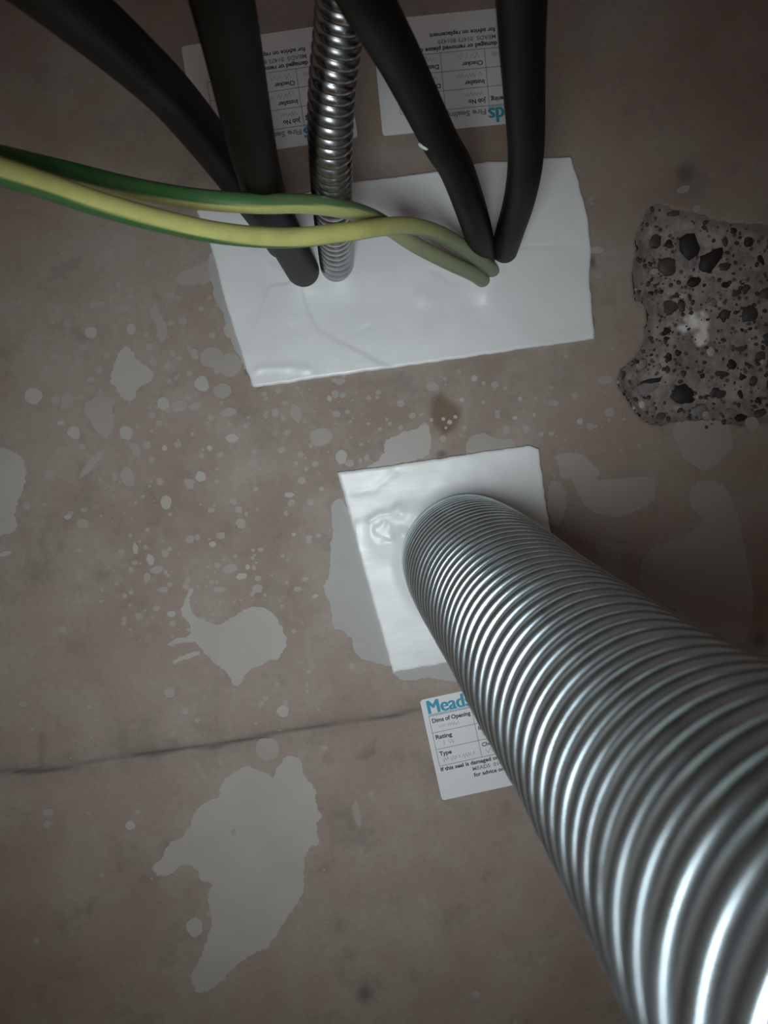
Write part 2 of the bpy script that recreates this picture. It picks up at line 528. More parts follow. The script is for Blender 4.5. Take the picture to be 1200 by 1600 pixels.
DROPS = [(-176.3,1509.6,4.3,3.9),
    (-183.6,1500.7,2.8,2.4),
    (-152.7,1522.4,5.2,2.8),
    (-149.7,1507.6,3.0,3.7),
    (-215.8,1511.3,1.3,1.3),
    (-175.1,1484.4,2.6,2.6),
    (-221.4,1472.8,5.8,5.6),
    (-206.9,1468.7,3.2,3.0),
    (-199.0,1468.2,4.3,3.7),
    (-198.5,1445.5,4.3,4.1),
    (-99.6,1481.5,7.6,6.9),
    (-88.5,1475.3,7.8,7.8),
    (-108.6,1465.7,4.8,4.8),
    (-95.9,1459.6,5.8,4.8),
    (-93.8,1444.9,5.8,2.8),
    (-94.4,1427.1,4.3,2.8),
    (-49.3,1438.1,4.1,5.8),
    (-34.6,1419.8,7.4,6.1),
    (-23.1,1404.5,3.7,4.8),
    (-80.9,1416.1,1.9,1.9),
    (-62.5,1414.8,2.6,2.2),
    (-61.7,1383.9,3.2,1.9),
    (-53.0,1353.5,1.7,1.9),
    (-202.7,1384.3,4.1,3.2),
    (-119.0,1404.9,3.7,3.5),
    (-112.0,1362.9,3.0,1.9),
    (-151.4,1430.7,3.0,2.8),
    (-136.4,1456.7,3.7,4.3),
    (-126.1,1453.5,5.2,3.9),
    (-115.1,1451.6,4.1,2.6),
    (-110.3,1422.8,1.9,1.9),
    (-114.7,1507.5,1.9,1.9),
    (-139.0,1494.5,2.6,2.6),
    (-164.0,1440.1,4.3,4.8),
    (-159.0,1427.0,3.0,3.2),
    (-219.5,1420.3,3.9,3.2),
    (-212.2,1390.2,2.6,1.7),
    (-111.0,1487.4,3.0,1.9),
    (-114.9,1524.0,2.6,1.3),
    (-84.5,1498.2,3.9,5.2),
    (-138.4,1484.8,2.6,3.0),
    (-181.4,1479.0,3.0,1.9),
    (-206.3,1453.1,2.4,1.5),
    (-238.0,1401.5,2.8,2.6),
    (-97.8,1369.7,2.8,3.0),
    (-144.8,1390.6,3.5,4.8),
    (-50.2,1410.0,2.2,1.9),
    (-103.5,1417.5,2.6,1.7),
    (-25.6,1444.4,1.9,1.9),
    (-15.1,1433.9,1.5,1.5),
    (-63.1,1440.0,2.6,3.0),
    (-140.1,1427.0,1.9,1.9),
    (-167.7,1411.3,4.8,6.5),
    (-108.9,1339.9,5.4,3.0),
    (-102.2,1333.9,3.9,2.2),
    (-118.7,1326.9,4.5,1.9),
    (-92.7,1323.6,3.7,3.0),
    (-153.6,1314.9,3.0,2.2),
    (-175.5,1316.5,2.8,2.6),
    (-132.7,1363.6,2.8,2.8),
    (-118.2,1358.3,2.4,1.9),
    (-111.8,1364.0,3.2,1.7),
    (-163.3,1261.4,3.9,3.7),
    (-88.0,1237.0,4.1,4.1),
    (-263.5,1267.1,3.0,2.2),
    (-155.0,1246.6,2.4,2.2),
    (-258.5,1371.5,4.8,1.7),
    (-89.1,1256.2,1.5,1.5),
    (-96.7,1369.4,2.8,3.0),
    (-62.8,1357.1,1.5,1.3),
    (-52.6,1353.4,1.9,1.7),
    (-46.3,1354.3,1.9,1.5),
    (-161.7,1353.8,2.8,3.9),
    (-182.9,1331.6,1.7,1.7),
    (-158.5,1346.3,4.3,2.6),
    (-170.4,1362.4,1.9,3.5),
    (-147.7,1359.1,2.2,1.5),
    (-175.7,1348.7,1.7,2.2),
    (-96.9,1339.4,1.7,1.7),
    (-156.4,1332.2,3.9,1.7),
    (-102.9,1212.6,8.2,8.2),
    (-54.5,1313.3,2.2,1.3),
    (-136.0,1207.7,1.7,2.6),
    (-259.7,1189.2,4.1,2.8),
    (-205.0,1172.0,3.7,3.2),
    (-198.2,1180.7,1.7,1.5),
    (-48.0,1158.0,2.8,9.1),
    (-172.1,1092.8,5.8,6.9),
    (-36.1,1170.2,1.5,1.9),
    (-135.0,1156.7,1.7,1.7),
    (72.6,1444.2,1.9,2.2),
    (78.2,1440.2,1.3,1.5),
    (85.6,1438.3,2.4,2.4),
    (101.3,1426.6,1.3,1.5),
    (111.9,1425.1,1.1,1.5),
    (84.8,1417.2,1.9,1.7),
    (96.2,1414.3,1.9,1.3),
    (89.5,1407.3,2.7,3.0),
    (103.0,1406.0,2.4,2.6),
    (109.3,1414.6,1.1,1.1),
    (76.4,1427.5,1.3,1.3),
    (43.7,1442.9,4.1,3.2),
    (62.2,1431.3,1.7,1.3),
    (10.3,1425.4,1.1,1.3),
    (225.9,1547.8,4.5,2.4),
    (164.5,1516.5,4.8,2.4),
    (159.6,1431.1,5.4,2.6),
    (160.0,1409.1,3.6,3.0),
    (139.2,1406.0,2.4,2.1),
    (149.6,1401.1,1.2,1.2),
    (254.8,1388.1,4.5,5.0)]
DROP_ROT = random.Random(3)
for i, (x, z, rx, rz) in enumerate(DROPS):
    bm = bmesh.new()
    plate(bm, drop_pts(x, z, rx, rz, DROP_ROT.uniform(-0.15, 0.15)), 0.001, layer())
    bm_obj('splash_drop', bm, M_SPL if i % 3 == 0 else M_SPL_F, wall)

# specks too small to pick apart
bm = bmesh.new()
rs = random.Random(11)
CEN = [(-151.1,1432.8), (-67.0,1442.7), (-151.5,1376.2), (-81.2,1348.6), (-132.7,1520.1), (-21.4,1457.8), (-129.6,1485.7), (135.7,1397.1), (-11.1,1408.9), (-158.5,1333.0), (-90.4,1287.5), (54.5,1443.0)]
for i in range(620):
    if rs.random() < 0.8:
        cx, cz = rs.choice(CEN)
        x, z = rs.gauss(cx, 30), rs.gauss(cz, 34)
    else:
        x, z = rs.uniform(-300, 260), rs.uniform(960, 1700)
    r = rs.choice((0.6, 0.8, 1.0, 1.3, 1.8, 2.4)) * rs.uniform(0.8, 1.15)
    random.seed(i)
    plate(bm, drop_pts(x, z, r * rs.uniform(0.9, 1.3), r * rs.uniform(0.8, 1.1), 0, 8, 0.2), 0.001, -0.00005 - i * 0.00000025)
o = bm_obj('splash_specks', bm, M_SPL_F, wall)
o['kind'] = 'stuff'

# ------------------------------------------------------------------ chipped area with exposed stones
def build_rubble():
    xs = np.arange(RUB_POLY[:, 0].min() - 4, RUB_POLY[:, 0].max() + 4, 1.1)
    zs = np.arange(RUB_POLY[:, 1].min() - 4, RUB_POLY[:, 1].max() + 4, 1.1)
    X, Z = np.meshgrid(xs, zs)
    ins = in_poly(X, Z, RUB_POLY)
    d = seg_dist(X, Z, RUB_POLY, True)
    sd = np.where(ins, d, -d)
    nz = np.array([noise.fractal(Vector((x * 0.06, z * 0.06, 0.4)), 0.9, 2.1, 4) for x, z in zip(X.ravel(), Z.ravel())]).reshape(X.shape)
    n2 = np.array([noise.noise(Vector((x * 0.28, z * 0.28, 5.4))) for x, z in zip(X.ravel(), Z.ravel())]).reshape(X.shape)
    depth = np.clip(sd * 0.42, -0.12, 6.0) + (nz * 1.9 + n2 * 0.9) * np.clip(sd / 4, 0, 1)
    depth = np.maximum(depth, -0.12)
    pw = PCEN
    powder = np.zeros_like(X)
    for px_, pz_, rx_, rz_ in pw:
        q = ((X - px_) / rx_) ** 2 + ((Z - pz_) / rz_) ** 2
        powder = np.maximum(powder, np.clip(1.35 - q + nz * 0.9 + n2 * 0.5, 0, 1) * 0.85)
    keep = sd > -1.6 + n2 * 1.5
    idx = -np.ones(X.shape, int)
    idx[keep] = np.arange(keep.sum())
    V = np.stack([X[keep] / 1000, depth[keep] / 1000, Z[keep] / 1000], 1)
    F = []
    for i in range(X.shape[0] - 1):
        for j in range(X.shape[1] - 1):
            q = (idx[i, j], idx[i, j + 1], idx[i + 1, j + 1], idx[i + 1, j])
            if min(q) >= 0:
                F.append(tuple(int(v) for v in q))
    me = mesh_from('broken_concrete', V, F)
    set_attr(me, 'powder', powder[keep])
    set_attr(me, 'rim', (np.clip(1.1 - sd / 6.0 + nz * 0.5, 0, 0.85))[keep])
    o = link('broken_concrete', me, M_RUB, wall)
    o['label'] = 'rough grey broken concrete with exposed dark stones'
    f = lambda x, z: float(np.interp(0, [0], [depth[min(max(int(round((z - zs[0]) / 1.1)), 0), len(zs) - 1), min(max(int(round((x - xs[0]) / 1.1)), 0), len(xs) - 1)]]))
    return o, f

PCEN = [(227.6,1461.8,8.3,8.3),
    (229.3,1450.9,5.4,7.1),
    (218.3,1458.4,4.8,3.6)]
rubble, depth_at = build_rubble()

def stone_mesh(seed, m):
    bm = bmesh.new()
    bmesh.ops.create_icosphere(bm, subdivisions=2, radius=1.0)
    for v in bm.verts:
        n_ = noise.noise(v.co * 1.3 + Vector((seed * 3.7, seed * 1.3, 0))) * 0.42
        v.co *= 1 + n_
    me = bpy.data.meshes.new('stone')
    bm.to_mesh(me)
    bm.free()
    me.materials.append(m)
    me.polygons.foreach_set('use_smooth', [True] * len(me.polygons))
    return me

SM = {k: [stone_mesh(i + 10 * j, STONE[k]) for i in range(4)] for j, k in enumerate(STONE)}
STONES = [(204.9,1518.4,6.0,5.4,'d',0),
    (215.3,1514.5,3.0,3.6,'k',0),
    (228.0,1511.8,7.4,9.8,'k',20),
    (241.5,1501.8,9.3,6.7,'k',35),
    (256.8,1517.6,2.4,2.6,'k',0),
    (261.6,1512.9,1.4,1.4,'k',0),
    (267.7,1509.2,3.3,3.8,'k',0),
    (251.5,1512.6,2.1,4.8,'d',0),
    (250.8,1495.3,4.5,2.9,'d',0),
    (229.3,1488.2,5.0,3.1,'k',10),
    (236.1,1485.1,1.4,1.4,'k',0),
    (250.7,1483.1,5.2,2.4,'k',0),
    (264.0,1479.5,3.1,2.4,'d',0),
    (255.9,1476.6,4.0,2.1,'m',15),
    (198.0,1484.0,3.3,2.4,'k',0),
    (207.6,1485.0,3.0,1.5,'k',10),
    (204.5,1457.9,6.0,2.6,'k',15),
    (205.1,1453.1,3.3,1.5,'k',0),
    (212.7,1442.9,2.9,2.4,'k',-45),
    (206.0,1440.0,1.9,3.1,'k',-30),
    (193.3,1443.8,2.1,1.0,'k',0),
    (247.9,1429.5,3.3,3.6,'k',0),
    (227.6,1424.9,2.4,2.1,'k',0),
    (254.7,1420.3,2.4,2.4,'k',0),
    (261.5,1416.9,3.3,3.3,'m',0),
    (213.5,1413.9,11.0,8.3,'k',0),
    (208.4,1402.7,2.1,1.7,'k',0),
    (237.0,1411.5,6.9,4.0,'d',-15),
    (251.7,1408.8,2.0,3.1,'k',0),
    (188.3,1421.2,11.9,6.2,'g',15),
    (192.5,1425.8,8.6,2.4,'k',5),
    (246.9,1392.2,5.4,3.3,'k',15),
    (255.6,1439.6,4.8,2.1,'m',0),
    (257.4,1451.7,1.8,1.5,'k',0),
    (263.4,1452.1,1.8,1.2,'k',0),
    (218.8,1473.5,2.9,4.3,'d',0),
    (224.6,1478.0,1.7,2.9,'d',0),
    (216.0,1480.9,1.7,2.4,'d',0),
    (171.8,1433.6,2.4,3.6,'d',0),
    (215.1,1428.1,2.9,3.3,'d',0),
    (275.8,1495.9,2.6,5.0,'k',0),
    (204.5,1432.0,2.0,3.6,'d',0),
    (196.2,1400.8,4.8,3.6,'m',20),
    (227.6,1391.9,3.8,3.0,'m',0),
    (263.6,1402.4,2.1,3.1,'k',0),
    (268.5,1432.5,3.8,3.6,'m',0),
    (242.0,1424.4,5.4,1.9,'d',-15),
    (208.0,1410.1,0.1,0.1,'k',0),
    (209.3,1473.7,10.7,6.0,'m',0),
    (211.1,1500.2,7.1,6.5,'m',0),
    (185.0,1438.8,4.8,4.8,'g',0),
    (218.5,1533.9,4.8,2.4,'m',0),
    (263.8,1461.4,7.1,6.0,'d',0),
    (277.0,1473.6,6.0,4.8,'m',0),
    (220.2,1401.3,7.1,4.8,'g',20),
    (262.7,1394.2,4.8,3.6,'m',0),
    (242.0,1397.1,4.8,3.6,'g',0),
    (229.6,1501.7,3.3,5.0,'g',-30),
    (219.8,1480.2,4.3,2.4,'w',-25),
    (241.7,1487.3,2.1,2.9,'g',0),
    (234.1,1440.3,3.6,3.8,'w',0),
    (267.8,1498.8,4.0,1.4,'g',-10),
    (182.8,1411.3,3.1,3.0,'w',0),
    (262.3,1444.6,1.4,1.4,'w',0),
    (263.9,1489.4,1.1,3.1,'g',0),
    (211.0,1483.3,1.0,1.0,'w',0),
    (197.7,1435.3,2.9,2.9,'g',0),
    (206.4,1469.4,1.8,1.4,'g',0),
    (269.4,1428.9,1.2,2.9,'w',0),
    (232.8,1428.6,3.1,1.0,'g',10),
    (221.9,1411.2,1.2,1.4,'w',0),
    (176.6,1409.8,1.0,1.0,'w',0),
    (189.8,1407.9,2.9,2.6,'g',0),
    (209.5,1412.3,0.6,0.6,'w',0),
    (276.2,1443.3,6.0,4.8,'d',0),
    (275.6,1413.8,4.8,6.0,'m',0),
    (284.2,1508.7,4.8,3.6,'d',0),
    (277.3,1395.7,4.8,4.8,'d',0),
    (289.7,1481.2,6.0,4.8,'k',0),
    (199.7,1504.1,1.4,1.4,'k',0),
    (182.9,1440.9,1.9,2.1,'k',0),
    (195.6,1498.9,2.9,3.6,'g',0),
    (203.2,1493.2,4.8,3.1,'g',0),
    (240.1,1472.9,3.6,2.9,'g',0),
    (247.4,1463.7,4.0,3.3,'d',0),
    (218.6,1450.7,4.8,3.6,'g',0),
    (242.7,1442.0,3.1,2.6,'g',0),
    (199.5,1450.4,3.1,2.1,'g',0)]
for i, (x, z, rx, rz, k, rot) in enumerate(STONES):
    if rx < 0.3:
        continue
    me = SM[k][i % 4]
    o = bpy.data.objects.new('stone', me)
    COL.objects.link(o)
    o.parent = rubble
    dp = depth_at(x, z)
    ry = min(rx, rz) * 0.55
    o.location = (x / 1000, dp / 1000 + ry * 0.00035, z / 1000)
    o.scale = (rx / 1000, ry / 1000, rz / 1000)
    o.rotation_euler = (0, -math.radians(rot), 0)
bm = bmesh.new()
rs = random.Random(5)
n_ = 0
while n_ < 420:                                   # grit between the stones
    x, z = rs.uniform(RUB_POLY[:, 0].min(), RUB_POLY[:, 0].max()), rs.uniform(RUB_POLY[:, 1].min(), RUB_POLY[:, 1].max())
    if not in_poly(np.array([x]), np.array([z]), RUB_POLY)[0]:
        continue
    n_ += 1
    r = rs.choice((0.5, 0.7, 1.0, 1.5)) / 1000
    mtx = Matrix.Translation((x / 1000, depth_at(x, z) / 1000, z / 1000)) @ Matrix.Rotation(rs.random() * 6, 4, 'Y') @ Matrix.Diagonal((r * rs.uniform(0.8, 1.6), r, r, 1))
    bmesh.ops.create_icosphere(bm, subdivisions=1, radius=1.0, matrix=mtx)
o = bm_obj('grit', bm, STONE['d'], rubble, True)
o['kind'] = 'stuff'
bm = bmesh.new()
for x, z, r in [(48.5,1420.5,1.7,1.7),
    (52.4,1417.8,2.2,1.7),
    (56.7,1420.7,1.7,1.7),
    (44.3,1412.4,0.9,2.2),
    (49.4,1414.3,1.3,1.3)] and [(a[0], a[1], a[2]) for a in [(48.5,1420.5,1.7,1.7),
    (52.4,1417.8,2.2,1.7),
    (56.7,1420.7,1.7,1.7),
    (44.3,1412.4,0.9,2.2),
    (49.4,1414.3,1.3,1.3)]]:
    bmesh.ops.create_icosphere(bm, subdivisions=1, radius=r / 1000, matrix=Matrix.Translation((x / 1000, 0.0012, z / 1000)))
o = bm_obj('plaster_crumbs', bm, STONE['w'], wall)
o['kind'] = 'stuff'

# ------------------------------------------------------------------ mastic patches
def polyline(pts, n):
    p = np.array(pts, float)
    s = np.r_[0, np.cumsum(np.hypot(*np.diff(p, axis=0).T))]
    u = np.linspace(0, s[-1], n)
    return np.stack([np.interp(u, s, p[:, 0]), np.interp(u, s, p[:, 1])], 1)

def mastic_plate(name, top, right, bottom, left, height, nu, nv, parent, seed):
    """Coons patch between four edges (mm, wall plane); height(X,Z) in mm off the wall"""
    T, B, L, Rr = polyline(top, nu), polyline(bottom, nu), polyline(left, nv), polyline(right, nv)
    def jit(P, k, amp):
        for i in range(1, len(P) - 1):
            P[i] += amp * np.array([noise.noise(Vector((P[i][0] * 0.13, P[i][1] * 0.13, k))), noise.noise(Vector((P[i][0] * 0.13, P[i][1] * 0.13, k + 7)))])
            P[i] += amp * 0.5 * np.array([noise.noise(Vector((P[i][0] * 0.6, P[i][1] * 0.6, k))), noise.noise(Vector((P[i][0] * 0.6, P[i][1] * 0.6, k + 7)))])
    for q, P in enumerate((T, B, L, Rr)):
        jit(P, seed + q, 0.55)
    u = np.linspace(0, 1, nu)[None, :, None]
    v = np.linspace(0, 1, nv)[:, None, None]
    P = ((1 - v) * T[None] + v * B[None] + (1 - u) * L[:, None] + u * Rr[:, None]
         - ((1 - u) * (1 - v) * T[0] + u * (1 - v) * T[-1] + (1 - u) * v * B[0] + u * v * B[-1]))
    X, Z = P[..., 0], P[..., 1]
    H = height(X, Z)
    e = np.minimum(np.minimum(np.arange(nu)[None, :], np.arange(nu)[::-1][None, :]), np.minimum(np.arange(nv)[:, None], np.arange(nv)[::-1][:, None]))
    H = H - 0.5 * (e == 0) 
    V = np.stack([X / 1000, -H / 1000, Z / 1000], -1).reshape(-1, 3)
    idx = np.arange(nu * nv).reshape(nv, nu)
    F = np.stack([idx[1:, :-1], idx[1:, 1:], idx[:-1, 1:], idx[:-1, :-1]], -1).reshape(-1, 4).tolist()
    rim = np.r_[idx[0, :], idx[1:, -1], idx[-1, -2::-1], idx[-2:0:-1, 0]]
    back = V[rim].copy()
    back[:, 1] = 0.0015
    nb, m = len(V), len(rim)
    F += [(int(rim[i]), int(rim[(i + 1) % m]), nb + (i + 1) % m, nb + i) for i in range(m)]
    return link(name, mesh_from(name, np.r_[V, back], F), M_MAST, parent)

def blob(X, Z, x, z, r, a, p=2):
    return a * np.exp(-(np.hypot(X - x, Z - z) / r) ** p)
def ridge(X, Z, pts, w, a):
    return a * np.exp(-(seg_dist(X, Z, pts) / w) ** 2)
def nz2(X, Z, f, k):
    return np.array([noise.noise(Vector((x * f, z * f, k))) for x, z in zip(X.ravel(), Z.ravel())]).reshape(X.shape)

LUMPS_A = [(-33.4,1523.3), (-7.3,1526.0), (-47.3,1545.3), (91.1,1506.9), (105.8,1520.9), (45.2,1501.9), (87.7,1497.3), (80.5,1524.4)]
STEP_A = [(-34.3,1523.4), (-33.1,1513.9), (-31.4,1501.9), (-25.5,1489.2), (-14.7,1480.8), (-4.0,1473.8), (9.7,1463.8), (22.5,1456.0), (-33.0,1437.9), (-78.9,1478.7), (-55.1,1522.0)]
LIP_A = [(-69.5,1469.7), (-58.7,1469.0), (-38.4,1466.2)]
CRE_A = [(-60.0,1545.8), (-52.9,1536.5), (-39.5,1525.8)]
SCR_A = [[(-44.1,1495.1), (-37.8,1487.9)], [(52.7,1519.0), (60.0,1515.4), (63.5,1509.9)], [(-0.3,1484.8), (6.5,1487.3)], [(108.5,1525.6), (138.2,1522.4), (153.1,1521.1)], [(48.1,1554.0), (61.7,1559.6)]]
def h_a(X, Z):
    H = 2.6 + nz2(X, Z, 0.02, 2.0) * 0.7 + nz2(X, Z, 0.07, 4.0) * 0.22
    for i, (x, z) in enumerate(LUMPS_A):
        H += blob(X, Z, x, z, (13, 13, 11, 12, 11, 6, 7, 12)[i], (2.4, 2.2, 1.8, 2.6, 2.2, 0.8, 1.0, 1.6)[i])
    ins = in_poly(X, Z, STEP_A)
    d = seg_dist(X, Z, STEP_A[:8])
    sd = np.where(ins, d, -d)
    H += 0.75 * np.clip(0.5 + sd / 2.4, 0, 1) * np.exp(-(d / 32) ** 2)
    H += ridge(X + 2 * nz2(X, Z, 0.1, 5.0), Z + 2 * nz2(X, Z, 0.1, 6.0), LIP_A, 3.0, 0.7) + ridge(X, Z, CRE_A, 3.0, 0.6)
    for s_ in SCR_A:
        H -= ridge(X, Z, s_, 1.6, 0.3)
    return H
seal_a = empty('fire_seal_patch', (0.02, 0, 1.55), 'wide white mastic seal patch that the cables and thin conduit come through', 'seal')
pa = mastic_plate('mastic_slab', [(-94.4,1577.7), (-84.7,1579.7), (-21.0,1578.8), (13.5,1581.6), (73.1,1580.9), (98.8,1582.8), (115.6,1580.5), (136.8,1579.7), (154.1,1578.1)], [(154.1,1578.1), (157.2,1561.9), (160.3,1538.6), (159.7,1515.6), (156.6,1497.1), (155.4,1459.0)],
                  [(-75.0,1458.9), (-56.0,1458.4), (-21.3,1458.7), (13.3,1458.6), (56.6,1458.6), (100.0,1459.0), (155.4,1459.0)], [(-94.4,1577.7), (-88.7,1554.0), (-86.6,1534.8), (-84.9,1517.7), (-80.7,1489.6), (-77.1,1467.7), (-75.0,1458.9)], h_a, 190, 110, None, 1.0)
pa.parent = seal_a
pa.matrix_parent_inverse = Matrix.Translation(-seal_a.location)

LUMP_B = [(1.1,1349.4), (-1.8,1350.7), (10.8,1362.1), (10.0,1346.8), (19.4,1360.9), (30.7,1265.8)]
CRE_B = [[(-17.4,1379.7), (-4.3,1380.0), (5.3,1385.7), (11.6,1390.5)], [(-10.2,1359.8), (-3.6,1362.8), (5.2,1362.9), (10.1,1366.6)], [(-19.2,1358.4), (-22.0,1344.7), (-21.3,1331.3)]]
def h_b(X, Z):
    H = 2.8 + nz2(X, Z, 0.025, 12.0) * 0.7 + nz2(X, Z, 0.08, 14.0) * 0.2
    H += blob(X, Z, LUMP_B[0][0], LUMP_B[0][1], 13, 2.6) - blob(X + 2.5 * nz2(X, Z, 0.2, 3.0), Z + 2.5 * nz2(X, Z, 0.2, 9.0), LUMP_B[1][0], LUMP_B[1][1], 6.5, 1.6, 4)
    H += blob(X, Z, *LUMP_B[2], 5, 2.2) + blob(X, Z, *LUMP_B[3], 5, 2.4) + blob(X, Z, *LUMP_B[4], 8, 2.0)
    for k_, s_ in enumerate(CRE_B):
        H += ridge(X, Z, s_, (3.2, 1.8, 2.2)[k_], (-0.4, 0.9, 0.4)[k_])
    r = np.hypot(X - DUCT_P[0][0], Z - DUCT_P[0][2])
    H += 2.2 * np.exp(-((r - 43) / 5.0) ** 2)                      # fillet round the duct
    return H
DUCT_P = [(50.8, 0.0, 1324.5), (47.5, -109.1, 1331.7), (81.6, -220.8, 1275.8), (74.1, -368.5, 1300.2)]
seal_b = empty('fire_seal_patch', (0.04, 0, 1.33), 'squarish white mastic seal patch around the large corrugated duct', 'seal')
pb = mastic_plate('mastic_slab', [(-27.5,1394.7), (4.3,1394.1), (43.6,1394.3), (56.8,1394.6), (91.7,1394.5), (103.1,1394.7), (109.2,1391.2)], [(109.2,1391.2), (109.1,1365.9), (109.9,1337.1), (111.0,1303.7), (113.7,1253.9)],
                  [(-9.2,1253.4), (6.9,1254.2), (24.8,1254.9), (69.3,1254.8), (113.7,1253.9)], [(-27.5,1394.7), (-23.6,1367.0), (-20.9,1340.1), (-16.6,1308.4), (-12.2,1276.4), (-9.2,1253.4)], h_b, 120, 120, None, 21.0)
pb.parent = seal_b
pb.matrix_parent_inverse = Matrix.Translation(-seal_b.location)

# ------------------------------------------------------------------ large duct
def build_duct():
    p = [np.array(q) for q in DUCT_P]
    t = np.linspace(0, 1, 400)[:, None]
    c = (1 - t) ** 3 * p[0] + 3 * t * (1 - t) ** 2 * p[1] + 3 * t * t * (1 - t) * p[2] + t ** 3 * p[3]
    d = (p[3] - p[2]) / np.linalg.norm(p[3] - p[2])
    ext = [c[-1] + d * s + np.array((0.00022, 0, -0.00012)) * s * s for s in np.arange(4, 720, 4)]
    c = np.r_[[p[0] + np.array((0, 6, 0))], c, ext]
    L = np.linalg.norm(np.diff(c, axis=0), axis=1).sum()
    n = int(L / 0.62)
    path, s = resample(c, n)
    T = np.gradient(path, axis=0)
    T /= np.linalg.norm(T, axis=1)[:, None]
    ref = np.array((0.8, 0.0, 0.6))                    # the seam of the spiral lies on the hidden side
    Nn = ref - (T @ ref)[:, None] * T
    Nn /= np.linalg.norm(Nn, axis=1)[:, None]
    Bn = np.cross(T, Nn)
    pitch = np.interp(s, *DUCT_PITCH)
    ph = np.r_[0, np.cumsum(np.diff(s) / pitch[1:])]
    turns = int(ph[-1]) - 2
    a = np.linspace(0, math.pi, 9)
    U = np.r_[0.5 - BEAD_W * np.cos(a), 0.93]
    Hh = np.r_[np.sin(a) ** 0.9, -0.06]
    rng = np.random.RandomState(4)
    amp = 1.0 + 0.03 * rng.randn(turns + 2)
    nseg = 112
    th = np.linspace(0, 2 * math.pi, nseg + 1)
    V = []
    for k in range(turns):
        for u, h in zip(U, Hh):
            f = k + u + th / (2 * math.pi)
            sv = np.interp(f, ph, s)
            hgt = BEAD_H * np.interp(f, np.arange(turns + 2), amp) * np.minimum(1, np.interp(sv, s, pitch) / 9.0)
            r = DUCT_R - BEAD_H + h * hgt + 0.35 * np.sin(3 * th + sv * 0.02) + 0.2 * np.sin(2 * th - sv * 0.05)
            pc = np.stack([np.interp(sv, s, path[:, q]) for q in range(3)], 1)
            nn = np.stack([np.interp(sv, s, Nn[:, q]) for q in range(3)], 1)
            bb = np.stack([np.interp(sv, s, Bn[:, q]) for q in range(3)], 1)
            V.append(pc + (np.cos(th) * r)[:, None] * nn + (np.sin(th) * r)[:, None] * bb)
    V = np.concatenate(V) / 1000
    rows = turns * len(U)
    idx = np.arange(rows * (nseg + 1)).reshape(rows, nseg + 1)
    F = np.stack([idx[:-1, :-1], idx[:-1, 1:], idx[1:, 1:], idx[1:, :-1]], -1).reshape(-1, 4)
    return mesh_from('duct_hose', V, F.tolist())
BEAD_W, BEAD_H = 0.31, 2.7
DUCT_R = 44.0
DUCT_PITCH = ([0, 170, 300, 500], [7.4, 7.6, 13.0, 13.5])
duct = link('corrugated_duct', build_duct(), M_DUCT)
tag(duct, 'large shiny corrugated steel duct coming out of the lower white seal', 'duct')

# ------------------------------------------------------------------ thin conduit
def build_conduit():
    path, s = spline([(-8.2,6.0,1530.5), (-8.1,-8.0,1529.5), (-6.4,-48.0,1534.5), (-4.9,-85.0,1538.5), (-2.2,-127.0,1546.8), (0.1,-148.0,1556.3), (4.0,-166.0,1567.7), (8.6,-182.0,1577.9), (11.9,-196.0,1585.1), (14.4,-210.0,1591.0), (17.0,-230.0,1600.3), (19.9,-250.0,1614.4), (27.5,-280.0,1659.4)], 1800)
    ph = np.cumsum((s[1] - s[0]) / np.interp(s, (0, 60, 130), COND_PITCH))
    def rad(i, th):
        u = (ph[i] + th / (2 * math.pi)) % 1.0
        return 9.9 + 1.1 * np.abs(np.sin(u * math.pi)) ** 0.8
    return sweep('conduit', path, rad, 48)
COND_PITCH = (8.2, 7.4, 5.2)
cond = link('flexible_conduit', build_conduit(), M_COND)
tag(cond, 'thin ribbed steel flexible conduit rising out of the upper white seal', 'conduit')

# ------------------------------------------------------------------ cables
def cable(ctrl, dia, label, name='black_cable', group=None, dust_shade=(20, 60, 0.7), oval=0.0):
    path, s = spline(run_on(ctrl, 700), 260)
    def rad(i, th):
        return np.full_like(th, dia / 2) * (1 + oval * np.cos(2 * th))
    me = sweep(name, path, rad, 40)
    a, b, k = dust_shade
    dv = np.clip(1 - (s - a) / b, 0, 1) * k
    set_attr(me, 'dust_shade', np.repeat(dv, 40))  # real dusting only on the black sheaths
    o = link(name, me, M_CAB)
    tag(o, label, 'cable')
    return o
cab_a = cable([(-41.7,6.0,1550.4), (-41.6,-4.0,1548.9), (-45.0,-26.0,1553.6), (-48.5,-50.0,1557.1), (-52.9,-85.0,1560.3), (-59.7,-125.0,1566.3), (-67.4,-168.0,1570.9), (-73.5,-210.0,1568.1), (-77.8,-250.0,1561.9), (-79.7,-280.0,1555.5), (-82.7,-320.0,1546.2), (-81.1,-360.0,1532.2)], 21.5, 'thick black cable slanting off to the top left corner, behind its neighbour')
cab_b = cable([(-29.8,6.0,1528.4), (-30.6,-3.0,1528.9), (-34.1,-32.0,1535.0), (-36.1,-70.0,1538.1), (-37.9,-102.0,1540.3), (-37.0,-140.0,1543.6), (-35.4,-170.0,1546.3), (-32.9,-205.0,1551.7), (-30.6,-236.0,1554.6), (-29.1,-258.0,1554.9), (-27.6,-280.0,1556.7), (-25.2,-310.0,1562.7)], 21.5, 'thick black cable running straight up just left of the thin steel conduit', dust_shade=(10, 110, 0.75))
